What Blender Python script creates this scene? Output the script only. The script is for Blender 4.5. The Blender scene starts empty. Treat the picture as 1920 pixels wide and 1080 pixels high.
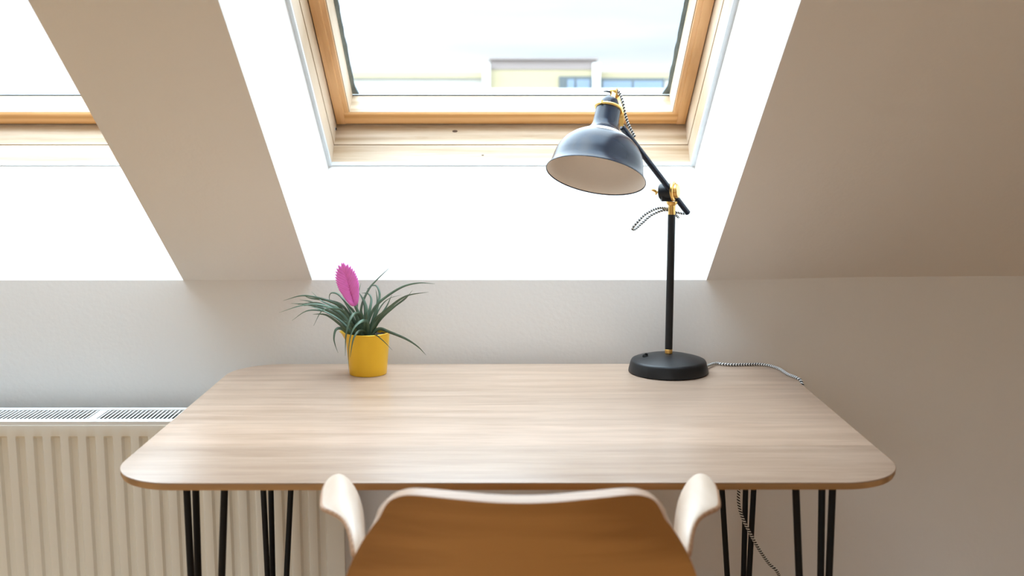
import bpy, bmesh, math, random
from math import sin, cos, atan, pi, radians
from mathutils import Vector, Matrix, noise

# ------------------------------------------------------------------ camera, sky, exposure
F = 1950.0                      # focal length in pixels of a 1920 wide frame
PITCH = atan(286 / F)
YAW = -atan(7 / F)
EYE = 1.26177
SKY = 3.0
REAR = 1.35
cam_d = bpy.data.cameras.new('camera')
cam = bpy.data.objects.new('camera', cam_d)
bpy.context.scene.collection.objects.link(cam)
cam.location = (0, 0, EYE)
cam.rotation_euler = (pi / 2 - PITCH, 0, YAW)
cam_d.sensor_width = 36
cam_d.lens = 36 * F / 1920
cam_d.clip_start = 0.05
cam_d.dof.use_dof = True
cam_d.dof.focus_distance = 2.22
cam_d.dof.aperture_fstop = 4.0
S = bpy.context.scene
S.camera = cam
S.view_settings.view_transform = 'Standard'
S.view_settings.look = 'None'
S.view_settings.gamma = 1
S.view_settings.exposure = 1.43
S.cycles.max_bounces = 16
S.cycles.diffuse_bounces = 10
S.cycles.transparent_max_bounces = 16
S.view_settings.use_curve_mapping = False

world = bpy.data.worlds.new('overcast_sky')
S.world = world
world.use_nodes = True
nt = world.node_tree
nt.nodes.clear()
def _n(t, ty, **kw):
    n = t.nodes.new(ty)
    for k, v in kw.items():
        setattr(n, k, v)
    return n
_tc = _n(nt, 'ShaderNodeTexCoord')
_mp = _n(nt, 'ShaderNodeMapping')
_mp.inputs['Scale'].default_value = (1.1, 1.1, 11)
_mp.inputs['Location'].default_value = (0.3, 0.2, 0.22)
_nz = _n(nt, 'ShaderNodeTexNoise')
_nz.inputs['Scale'].default_value = 1.3
_nz.inputs['Detail'].default_value = 4
_cr = _n(nt, 'ShaderNodeValToRGB')               # cloud tint
_cr.color_ramp.elements[0].position = 0.38
_cr.color_ramp.elements[0].color = (0.70, 0.82, 0.97, 1)
_cr.color_ramp.elements[1].position = 0.58
_cr.color_ramp.elements[1].color = (1.0, 1.0, 1.0, 1)
_sx = _n(nt, 'ShaderNodeSeparateXYZ')
_el = _n(nt, 'ShaderNodeValToRGB')               # an overcast sky grows brighter towards the zenith
e = _el.color_ramp.elements
e[0].position = 0.0; e[0].color = (0.130, 0.130, 0.130, 1)
e[1].position = 1.0; e[1].color = (0.90, 1.0, 1.10, 1)
k = e.new(0.16); k.color = (0.137, 0.137, 0.138, 1)
k = e.new(0.24); k.color = (0.42, 0.45, 0.48, 1)
k = e.new(0.40); k.color = (0.80, 0.89, 0.97, 1)
_ml = _n(nt, 'ShaderNodeMix', data_type='RGBA', blend_type='MULTIPLY')
_ml.inputs['Factor'].default_value = 1
_bg = _n(nt, 'ShaderNodeBackground')
_bg.inputs['Strength'].default_value = SKY
_ow = _n(nt, 'ShaderNodeOutputWorld')
nt.links.new(_tc.outputs['Generated'], _mp.inputs[0])
nt.links.new(_tc.outputs['Generated'], _sx.inputs[0])
nt.links.new(_mp.outputs[0], _nz.inputs[0])
nt.links.new(_nz.outputs[0], _cr.inputs[0])
nt.links.new(_sx.outputs['Z'], _el.inputs[0])
nt.links.new(_cr.outputs[0], _ml.inputs['A'])
nt.links.new(_el.outputs[0], _ml.inputs['B'])
_my = _n(nt, 'ShaderNodeMapRange')               # the hidden sun brightens the side behind the camera
_my.inputs['From Min'].default_value = -1; _my.inputs['From Max'].default_value = 0.1
_my.inputs['To Min'].default_value = REAR; _my.inputs['To Max'].default_value = 1.0
_vs = _n(nt, 'ShaderNodeVectorMath', operation='SCALE')
nt.links.new(_sx.outputs['Y'], _my.inputs[0])
_mxr = _n(nt, 'ShaderNodeMapRange')              # and the left side a little
_mxr.inputs['From Min'].default_value = -1; _mxr.inputs['From Max'].default_value = 1
_mxr.inputs['To Min'].default_value = 1.7; _mxr.inputs['To Max'].default_value = 0.6
nt.links.new(_sx.outputs['X'], _mxr.inputs[0])
_mm = _n(nt, 'ShaderNodeMath', operation='MULTIPLY')
nt.links.new(_my.outputs[0], _mm.inputs[0]); nt.links.new(_mxr.outputs[0], _mm.inputs[1])
nt.links.new(_ml.outputs['Result'], _vs.inputs[0])
nt.links.new(_mm.outputs[0], _vs.inputs['Scale'])
nt.links.new(_vs.outputs[0], _bg.inputs[0])
nt.links.new(_bg.outputs[0], _ow.inputs[0])

# ------------------------------------------------------------------ place measurements
_cy, _sy, _cp, _sp = cos(YAW), sin(YAW), cos(PITCH), sin(PITCH)
_rt = Vector((_cy, _sy, 0)); _fw = Vector((-_sy * _cp, _cy * _cp, -_sp)); _up = Vector((-_sy * _sp, _cy * _sp, _cp))
def ray(u, v): return _rt * (u - 960) + _up * (540 - v) + _fw * F
def P(u, v, Y):                 # photo sight line at a real distance Y from the camera
    d = ray(u, v); return Vector((0, 0, EYE)) + d * (Y / d.y)
def PZ(u, v, z):                # photo sight line at a real height z
    d = ray(u, v); return Vector((0, 0, EYE)) + d * ((z - EYE) / d.z)

WALL_Y = 2.40                   # knee wall
KNEE = 0.9286                   # height of the knee wall
TH = radians(37.44)             # roof pitch
def W(x, s, n): return Vector((x, WALL_Y - cos(TH) * s + sin(TH) * n, KNEE + sin(TH) * s + cos(TH) * n))
TOP = 0.74                      # table height

# ------------------------------------------------------------------ helpers
def link(o):
    S.collection.objects.link(o); return o
def mesh(name, verts, faces, mat=None, parent=None, smooth=False, uvs=None, bevel=0, weld=False):
    me = bpy.data.meshes.new(name)
    me.from_pydata([tuple(v) for v in verts], [], faces)
    if uvs:
        ul = me.uv_layers.new(name='UVMap')
        for p in me.polygons:
            for li, vi in zip(p.loop_indices, p.vertices):
                ul.data[li].uv = uvs[vi]
    bm = bmesh.new(); bm.from_mesh(me)
    if weld: bmesh.ops.remove_doubles(bm, verts=bm.verts, dist=1e-5)
    bmesh.ops.recalc_face_normals(bm, faces=bm.faces)
    bm.to_mesh(me); bm.free()
    if smooth:
        me.polygons.foreach_set('use_smooth', [True] * len(me.polygons))
    o = link(bpy.data.objects.new(name, me))
    if mat: me.materials.append(mat)
    if parent:
        o.parent = parent
        o.matrix_parent_inverse = Matrix.Translation(parent.location).inverted()
    if bevel:
        b = o.modifiers.new('bevel', 'BEVEL'); b.width = bevel; b.segments = 3; b.limit_method = 'ANGLE'; b.angle_limit = radians(35)
        if smooth is False:
            pass
    return o
class MB:
    def __init__(s): s.v = []; s.f = []; s.uv = []
    def add(s, vs, fs, uv=None):
        k = len(s.v); s.v += [Vector(p) for p in vs]; s.f += [tuple(i + k for i in f) for f in fs]
        s.uv += uv if uv else [(0, 0)] * len(vs)
    def box(s, a, b, fn=None):
        (x0, y0, z0), (x1, y1, z1) = a, b
        vs = [(x0, y0, z0), (x1, y0, z0), (x1, y1, z0), (x0, y1, z0), (x0, y0, z1), (x1, y0, z1), (x1, y1, z1), (x0, y1, z1)]
        if fn: vs = [fn(*p) for p in vs]
        s.add(vs, [(0, 3, 2, 1), (4, 5, 6, 7), (0, 1, 5, 4), (1, 2, 6, 5), (2, 3, 7, 6), (3, 0, 4, 7)])
    def tube(s, pts, r, seg=16, caps=True):
        pts = [Vector(p) for p in pts]; n = len(pts)
        rs = r if isinstance(r, (list, tuple)) else [r] * n
        t = (pts[1] - pts[0]).normalized()
        ref = Vector((0, 0, 1)) if abs(t.z) < .9 else Vector((1, 0, 0))
        a = t.cross(ref).normalized(); vs = []; uv = []; L = 0
        for i, p in enumerate(pts):
            t = (pts[min(i + 1, n - 1)] - pts[max(i - 1, 0)]).normalized()
            a = (a - t * a.dot(t)).normalized(); b = t.cross(a)
            if i: L += (p - pts[i - 1]).length
            for k in range(seg):
                q = 2 * pi * k / seg
                vs.append(p + (a * cos(q) + b * sin(q)) * rs[i]); uv.append((abs(2 * k / seg - 1), L))
        fs = [(i * seg + k, i * seg + (k + 1) % seg, (i + 1) * seg + (k + 1) % seg, (i + 1) * seg + k) for i in range(n - 1) for k in range(seg)]
        if caps: fs += [tuple(range(seg))[::-1], tuple((n - 1) * seg + k for k in range(seg))]
        s.add(vs, fs, uv)
    def lathe(s, prof, org, axis=(0, 0, 1), seg=64, close=False, fn=None):
        ax = Vector(axis).normalized()
        a = ax.cross(Vector((0, 1, 0)) if abs(ax.y) < .9 else Vector((1, 0, 0))).normalized(); b = ax.cross(a)
        org = Vector(org); vs = []
        for (r, t) in prof:
            for k in range(seg):
                q = 2 * pi * k / seg; p = org + ax * t + (a * cos(q) + b * sin(q)) * max(r, 1e-5)
                vs.append(fn(p) if fn else p)
        n = len(prof)
        fs = [(i * seg + k, i * seg + (k + 1) % seg, (i + 1) * seg + (k + 1) % seg, (i + 1) * seg + k) for i in range(n - 1) for k in range(seg)]
        if close: fs += [((n - 1) * seg + k, (n - 1) * seg + (k + 1) % seg, (k + 1) % seg, k) for k in range(seg)]
        s.add(vs, fs)
    def build(s, name, mat, parent=None, smooth=False, bevel=0, weld=False, uv=False):
        return mesh(name, s.v, s.f, mat, parent, smooth, s.uv if uv else None, bevel, weld)
def autosmooth(o, ang=35):
    o.data.polygons.foreach_set('use_smooth', [True] * len(o.data.polygons))
    o.data.set_sharp_from_angle(angle=radians(ang)); return o
def empty(name, loc):
    o = link(bpy.data.objects.new(name, None)); o.location = loc; o.empty_display_size = .1; return o
def tag(o, label, cat, group=None):
    o['label'] = label; o['category'] = cat
    if group: o['group'] = group
    return o
def struct(o): o['kind'] = 'structure'; return o
def spline(pts, n=12):          # Catmull-Rom through the points
    pts = [Vector(p) for p in pts]; P0 = [pts[0] * 2 - pts[1]] + pts + [pts[-1] * 2 - pts[-2]]; out = []
    for i in range(1, len(P0) - 2):
        a, b, c, d = P0[i - 1:i + 3]
        for k in range(n):
            t = k / n
            out.append(.5 * ((2 * b) + (c - a) * t + (2 * a - 5 * b + 4 * c - d) * t * t + (3 * b - a - 3 * c + d) * t ** 3))
    return out + [pts[-1]]
def lerp_tab(tab, x):
    if x <= tab[0][0]: return tab[0][1]
    for (a, p), (b, q) in zip(tab, tab[1:]):
        if x <= b: return p + (q - p) * (x - a) / (b - a)
    return tab[-1][1]

# ------------------------------------------------------------------ materials
def base_mat(name, col, rough=.5, metal=0, spec=.5, coat=0):
    m = bpy.data.materials.new(name); m.use_nodes = True
    b = m.node_tree.nodes['Principled BSDF']
    b.inputs['Base Color'].default_value = (*col, 1); b.inputs['Roughness'].default_value = rough
    b.inputs['Metallic'].default_value = metal; b.inputs['Specular IOR Level'].default_value = spec
    b.inputs['Coat Weight'].default_value = coat
    return m, m.node_tree, b
def mottled(name, col, rough=.5, metal=0, amt=.06, scale=30, bump=0, bscale=200, spec=.5, coat=0):
    m, t, b = base_mat(name, col, rough, metal, spec, coat)
    tc = _n(t, 'ShaderNodeTexCoord'); nz = _n(t, 'ShaderNodeTexNoise'); nz.inputs['Scale'].default_value = scale
    nz.inputs['Detail'].default_value = 4
    mx = _n(t, 'ShaderNodeMix', data_type='RGBA')
    mx.inputs['A'].default_value = (*[c * (1 - amt) for c in col], 1); mx.inputs['B'].default_value = (*[min(1, c * (1 + amt)) for c in col], 1)
    t.links.new(tc.outputs['Object'], nz.inputs[0]); t.links.new(nz.outputs[0], mx.inputs['Factor']); t.links.new(mx.outputs['Result'], b.inputs['Base Color'])
    if bump:
        n2 = _n(t, 'ShaderNodeTexNoise'); n2.inputs['Scale'].default_value = bscale; n2.inputs['Detail'].default_value = 3
        bp = _n(t, 'ShaderNodeBump'); bp.inputs['Strength'].default_value = bump; bp.inputs['Distance'].default_value = .002
        t.links.new(tc.outputs['Object'], n2.inputs[0]); t.links.new(n2.outputs[0], bp.inputs['Height']); t.links.new(bp.outputs[0], b.inputs['Normal'])
    return m
def wood(name, dark, light, stretch=(1, 14, 14), scale=6, rough=.4, rings=.5, plank=None, spec=.4, offset=(0, 0, 0), knots=0):
    m, t, b = base_mat(name, light, rough, 0, spec)
    L = t.links.new
    tc = _n(t, 'ShaderNodeTexCoord'); mp = _n(t, 'ShaderNodeMapping'); mp.inputs['Scale'].default_value = stretch; mp.inputs['Location'].default_value = offset
    L(tc.outputs['Object'], mp.inputs[0])
    vec = mp.outputs[0]
    fac2 = None
    if plank:
        br = _n(t, 'ShaderNodeTexBrick'); br.inputs['Scale'].default_value = 1
        br.inputs['Brick Width'].default_value = plank[0]; br.inputs['Row Height'].default_value = plank[1]
        br.inputs['Mortar Size'].default_value = 0; br.inputs['Bias'].default_value = 0
        br.inputs['Color1'].default_value = (0, 0, 0, 1); br.inputs['Color2'].default_value = (1, 1, 1, 1)
        br.offset = .37
        mp2 = _n(t, 'ShaderNodeMapping'); mp2.inputs['Location'].default_value = plank[2]
        L(tc.outputs['Object'], mp2.inputs[0]); L(mp2.outputs[0], br.inputs[0])
        ad = _n(t, 'ShaderNodeVectorMath', operation='MULTIPLY_ADD')
        L(br.outputs['Color'], ad.inputs[0]); ad.inputs[1].default_value = (7.3, 3.1, 5.7); L(vec, ad.inputs[2]); vec = ad.outputs[0]
        fac2 = br.outputs['Color']
    nz = _n(t, 'ShaderNodeTexNoise'); nz.inputs['Scale'].default_value = scale; nz.inputs['Detail'].default_value = 6; nz.inputs['Roughness'].default_value = .62; nz.inputs['Distortion'].default_value = .4
    L(vec, nz.inputs[0])
    wv = _n(t, 'ShaderNodeTexWave', wave_type='BANDS', bands_direction='Y'); wv.inputs['Scale'].default_value = scale * .12
    wv.inputs['Distortion'].default_value = 9; wv.inputs['Detail'].default_value = 3; wv.inputs['Detail Scale'].default_value = .8
    L(vec, wv.inputs[0])
    mx = _n(t, 'ShaderNodeMix'); mx.inputs['Factor'].default_value = rings; L(nz.outputs[0], mx.inputs['A']); L(wv.outputs['Fac'], mx.inputs['B'])
    cr = _n(t, 'ShaderNodeValToRGB'); cr.color_ramp.elements[0].position = .28; cr.color_ramp.elements[1].position = .68
    cr.color_ramp.elements[0].color = (*dark, 1); cr.color_ramp.elements[1].color = (*light, 1)
    L(mx.outputs['Result'], cr.inputs[0]); out = cr.outputs[0]
    if fac2:
        mr = _n(t, 'ShaderNodeMapRange'); mr.inputs['To Min'].default_value = plank[3]; mr.inputs['To Max'].default_value = 1.04; L(fac2, mr.inputs[0])
        ml = _n(t, 'ShaderNodeMix', data_type='RGBA', blend_type='MULTIPLY'); ml.inputs['Factor'].default_value = 1
        L(out, ml.inputs['A']); L(mr.outputs[0], ml.inputs['B']); out = ml.outputs['Result']
    if knots:
        vo = _n(t, 'ShaderNodeTexVoronoi', feature='F1'); vo.inputs['Scale'].default_value = knots; 
        mp3 = _n(t, 'ShaderNodeMapping'); mp3.inputs['Scale'].default_value = (1, 2.2, 2.2); mp3.inputs['Location'].default_value = (.31, .17, .07)
        L(tc.outputs['Object'], mp3.inputs[0]); L(mp3.outputs[0], vo.inputs[0])
        kr = _n(t, 'ShaderNodeValToRGB'); kr.color_ramp.elements[0].position = .03; kr.color_ramp.elements[1].position = .075
        kr.color_ramp.elements[0].color = (.22, .12, .06, 1); kr.color_ramp.elements[1].color = (1, 1, 1, 1)
        L(vo.outputs['Distance'], kr.inputs[0])
        ml = _n(t, 'ShaderNodeMix', data_type='RGBA', blend_type='MULTIPLY'); ml.inputs['Factor'].default_value = 1
        L(out, ml.inputs['A']); L(kr.outputs[0], ml.inputs['B']); out = ml.outputs['Result']
    L(out, b.inputs['Base Color'])
    bp = _n(t, 'ShaderNodeBump'); bp.inputs['Strength'].default_value = .12; bp.inputs['Distance'].default_value = .0006
    L(nz.outputs[0], bp.inputs['Height']); L(bp.outputs[0], b.inputs['Normal'])
    return m

M = {}
M['paint'] = mottled('white_wall_paint', (.84, .825, .80), .75, amt=.012, scale=3, bump=.25, bscale=90, spec=.25)
M['trim_paint'] = mottled('white_trim_paint', (.78, .79, .80), .45, amt=.02, scale=8)
M['caulk'] = mottled('grey_sealant', (.66, .69, .71), .5, amt=.05, scale=60)
M['floor'] = wood('oak_floor_boards', (.58, .35, .165), (.76, .50, .27), (1, 12, 12), 5, .35, plank=(1.6, .16, (0, 0, 0), .8))
M['pine_light'] = wood('bare_pale_pine', (.40, .27, .155), (.60, .465, .33), (1.2, 22, 22), 4, .42, .3, knots=2.2)
M['pine_light_side'] = wood('bare_pale_pine_upright', (.46, .33, .21), (.62, .49, .36), (22, 1.6, 1.6), 4, .42, .4, knots=0)
M['pine'] = wood('varnished_pine', (.62, .31, .10), (.80, .46, .20), (1.2, 26, 26), 4, .3, .45)
M['pine_side'] = wood('varnished_pine_upright', (.60, .31, .11), (.80, .47, .22), (26, 1.6, 1.6), 4, .3, .45)
M['knot'] = mottled('dark_wood_knot', (.09, .045, .02), .6, amt=.5, scale=300)
M['gap'] = mottled('dark_window_gap', (.03, .02, .015), .9)  # shade inside the sash gap and latch hole as a colour
M['gasket'] = mottled('weathered_grey_gasket', (.13, .16, .18), .7, amt=.5, scale=50, bump=.6, bscale=150)
M['table'] = wood('light_oak_veneer', (.42, .29, .205), (.585, .43, .325), (1.5, 15, 15), 3.0, .34, .10, plank=(3.3, .135, (1.35, .045, .07), .86), spec=.32)
M['table_edge'] = wood('oak_edge_band', (.36, .20, .085), (.50, .30, .14), (1, 18, 18), 5, .45)
M['steel'] = mottled('black_powder_coated_steel', (.005, .005, .006), .45, amt=.2, scale=80, spec=.25)
M['chair'] = wood('honey_oak_veneer', (.35, .155, .04), (.50, .24, .07), (1.0, 4, 14), 5, .38, .5, spec=.45)
M['chair_arm'] = wood('pale_oak_veneer', (.74, .60, .48), (.86, .74, .63), (10, 1.2, 10), 5, .38, .4)  # same ply as the shell, window light put into a paler colour
M['ply_edge_warm'] = wood('warm_plywood_edge', (.46, .27, .16), (.62, .40, .26), (1, 60, 60), 5, .45, .3)
M['ply_edge'] = wood('pale_plywood_edge', (.60, .42, .30), (.78, .60, .47), (1, 60, 60), 5, .4, .3)  # shell rim, light from above put into the colour
M['lamp'] = mottled('satin_blue_black_lacquer', (.006, .012, .028), .27, amt=.15, scale=40, spec=.36)
M['lamp_base'] = mottled('matt_black_lacquer', (.007, .008, .010), .42, amt=.15, scale=60, spec=.4)
M['lining'] = mottled('off_white_enamel', (.88, .82, .75), .5, amt=.02, scale=20)
M['brass'] = mottled('brushed_brass', (.80, .50, .16), .28, 1, amt=.08, scale=60)
M['pot'] = mottled('golden_yellow_metal', (.88, .53, .03), .36, .35, amt=.07, scale=14)
M['soil'] = mottled('dark_potting_soil', (.035, .022, .014), .95, amt=.6, scale=220, bump=1, bscale=400)
M['leaf'] = mottled('grey_green_leaf', (.115, .185, .125), .42, amt=.5, scale=25)
M['petal'] = mottled('magenta_pink_bract', (.96, .20, .68), .45, amt=.2, scale=70)
M['radiator'] = mottled('cream_radiator_enamel', (.77, .74, .66), .38, amt=.015, scale=10)  # white enamel with the warm shade of the front put into the colour
M['radiator_top'] = mottled('white_radiator_enamel', (.82, .83, .82), .35, amt=.015, scale=10)
M['baffle'] = mottled('dark_convector_baffle', (.03, .04, .04), .7, amt=.1, scale=30)  # shade below the grille slots as a dark colour
M['radiator_in'] = mottled('grey_convector_steel', (.16, .18, .17), .6, amt=.1, scale=30)
M['render_pale'] = mottled('pale_facade_render', (.42, .405, .37), .9, amt=.03, scale=.7)
M['render_yellow'] = mottled('cream_facade_render', (.32, .27, .165), .9, amt=.05, scale=.6)
M['render_rose'] = mottled('rose_grey_cladding', (.22, .18, .165), .8, amt=.06, scale=.9)
M['roof_white'] = mottled('white_parapet_coping', (.62, .64, .635), .7, amt=.02, scale=1)
M['pane_far'] = mottled('blue_window_glass', (.12, .17, .23), .3, amt=.2, scale=.8, spec=.8)
M['frame_far'] = mottled('dark_window_frame', (.06, .075, .08), .6, amt=.1, scale=2)
M['ground'] = mottled('grey_street_ground', (.35, .34, .32), .9, amt=.15, scale=.3)

def glass():
    m = bpy.data.materials.new('clear_window_glass'); m.use_nodes = True; t = m.node_tree; t.nodes.clear()
    tr = _n(t, 'ShaderNodeBsdfTransparent'); gl = _n(t, 'ShaderNodeBsdfGlossy'); gl.inputs['Roughness'].default_value = .02
    tr.inputs[0].default_value = (.96, .98, .97, 1)
    fr = _n(t, 'ShaderNodeFresnel'); ge = _n(t, 'ShaderNodeNewGeometry')
    mr = _n(t, 'ShaderNodeMapRange'); mr.inputs['To Min'].default_value = 1.25; mr.inputs['To Max'].default_value = .8
    t.links.new(ge.outputs['Backfacing'], mr.inputs[0]); t.links.new(mr.outputs[0], fr.inputs[0])
    mx = _n(t, 'ShaderNodeMixShader'); o = _n(t, 'ShaderNodeOutputMaterial')
    t.links.new(fr.outputs[0], mx.inputs[0]); t.links.new(tr.outputs[0], mx.inputs[1]); t.links.new(gl.outputs[0], mx.inputs[2]); t.links.new(mx.outputs[0], o.inputs[0])
    return m
M['glass'] = glass()
def braid():
    m, t, b = base_mat('black_white_braided_textile', (.5, .5, .5), .8); L = t.links.new
    uv = _n(t, 'ShaderNodeUVMap'); sx = _n(t, 'ShaderNodeSeparateXYZ'); L(uv.outputs[0], sx.inputs[0])
    a = _n(t, 'ShaderNodeMath', operation='MULTIPLY_ADD'); L(sx.outputs['Y'], a.inputs[0]); a.inputs[1].default_value = 165.0
    L(sx.outputs['X'], a.inputs[2])
    f = _n(t, 'ShaderNodeMath', operation='FRACT'); L(a.outputs[0], f.inputs[0])
    g = _n(t, 'ShaderNodeMath', operation='GREATER_THAN'); L(f.outputs[0], g.inputs[0]); g.inputs[1].default_value = .5
    mx = _n(t, 'ShaderNodeMix', data_type='RGBA'); L(g.outputs[0], mx.inputs['Factor'])
    mx.inputs['A'].default_value = (.012, .012, .016, 1); mx.inputs['B'].default_value = (.78, .78, .76, 1); L(mx.outputs['Result'], b.inputs['Base Color'])
    return m
M['braid'] = braid()

# ------------------------------------------------------------------ room shell
XL, XR, YB = -3.5, 2.4, -2.6     # left, right and rear walls
ZC = 2.5                        # flat ceiling
S_TOP = (ZC - KNEE) / sin(TH)
OPEN = [(-0.457, 0.462), (-1.675, -0.7565), (-2.893, -1.9745)]      # skylight openings across the room, the third added out of view for daylight
OS = 1.34                       # their length up the slope
N_IN = 0.327                    # thickness of the roof build-up inside
def quad(mb, a, b, c, d): mb.add([a, b, c, d], [(0, 1, 2, 3)])

mb = MB(); mb.box((XL - .1, WALL_Y, -.02), (OPEN[0][1], WALL_Y + .12, KNEE)); mb.box((OPEN[0][1], WALL_Y, -.02), (XR + .1, WALL_Y + .12, KNEE + .0085))
struct(mb.build('wall_back', M['paint']))
mb = MB(); mb.box((XL - .1, YB - .1, -.12), (XR + .1, WALL_Y + .1, 0)); struct(mb.build('floor', M['floor']))
mb = MB(); mb.box((XL - .12, YB - .1, -.02), (XL, WALL_Y, ZC + .05)); struct(mb.build('wall_left', M['paint']))
mb = MB(); mb.box((XR, YB - .1, -.02), (XR + .12, WALL_Y, ZC + .05)); struct(mb.build('wall_right', M['paint']))
# rear wall with an opening for the added window
RW = (-2.4, .0, 1.05, 2.15)
mb = MB()
mb.box((XL, YB - .12, 0), (RW[0], YB, ZC)); mb.box((RW[1], YB - .12, 0), (XR, YB, ZC))
mb.box((RW[0], YB - .12, 0), (RW[1], YB, RW[2])); mb.box((RW[0], YB - .12, RW[3]), (RW[1], YB, ZC))
struct(mb.build('wall_front', M['paint']))
# ceiling: the slope with its splayed openings, reveals and the flat part
mb = MB()
xs = [XL - .1, OPEN[2][0], OPEN[2][1], OPEN[1][0], OPEN[1][1], OPEN[0][0], OPEN[0][1], XR + .1]
for i in range(7):
    x0, x1 = xs[i], xs[i + 1]
    if i in (1, 3, 5):
        quad(mb, W(x0, OS, 0), W(x1, OS, 0), W(x1, S_TOP, 0), W(x0, S_TOP, 0))
    elif i == 6:                # the joint climbs a touch to the right
        k = [(x0, 0), (.62, .0012), (.72, .0045), (.84, .0065), (1.1, .0085), (x1, .0085)]
        for (a, sa), (b, sb) in zip(k, k[1:]):
            quad(mb, W(a, 0, 0) + Vector((0, 0, sa)), W(b, 0, 0) + Vector((0, 0, sb)), W(b, S_TOP, 0), W(a, S_TOP, 0))
    else:
        quad(mb, W(x0, 0, 0), W(x1, 0, 0), W(x1, S_TOP, 0), W(x0, S_TOP, 0))
SPL = [(-.446, .463), (-1.665, -.768), (-2.883, -1.986)]           # opening width at the window
for (a, b), (c, d) in zip(OPEN, SPL):
    quad(mb, W(a, 0, 0), W(b, 0, 0), W(d, 0, N_IN), W(c, 0, N_IN))
    quad(mb, W(a, 0, 0), W(a, OS, 0), W(c, OS, N_IN), W(c, 0, N_IN))
    quad(mb, W(b, 0, 0), W(b, OS, 0), W(d, OS, N_IN), W(d, 0, N_IN))
    quad(mb, W(a, OS, 0), W(b, OS, 0), W(d, OS, N_IN), W(c, OS, N_IN))
yt = W(0, S_TOP, 0).y
quad(mb, (XL - .1, yt, ZC), (XR + .1, yt, ZC), (XR + .1, YB - .1, ZC), (XL - .1, YB - .1, ZC))
struct(mb.build('ceiling', M['paint'], weld=True))
# outer roof skin around the windows keeps daylight out of the build-up
mb = MB(); NO = .50
rx = [XL - .1, SPL[2][0], SPL[2][1], SPL[1][0], SPL[1][1], SPL[0][0], SPL[0][1], XR + .1]
for i in range(7):
    if i in (1, 3, 5): mb.box((rx[i], OS, NO), (rx[i + 1], S_TOP + .6, NO + .02), W)
    else: mb.box((rx[i], -.75, NO), (rx[i + 1], S_TOP + .6, NO + .02), W)
for c, d in SPL: mb.box((c, -.75, NO), (d, -.045, NO + .02), W)
struct(mb.build('roof', M['ground']))
for x0, x1, nm in ((XL, XR, 'baseboard_back'),):
    mb = MB(); mb.box((x0, WALL_Y - .015, 0), (x1, WALL_Y, .08)); struct(mb.build(nm, M['trim_paint'], bevel=.003))

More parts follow.
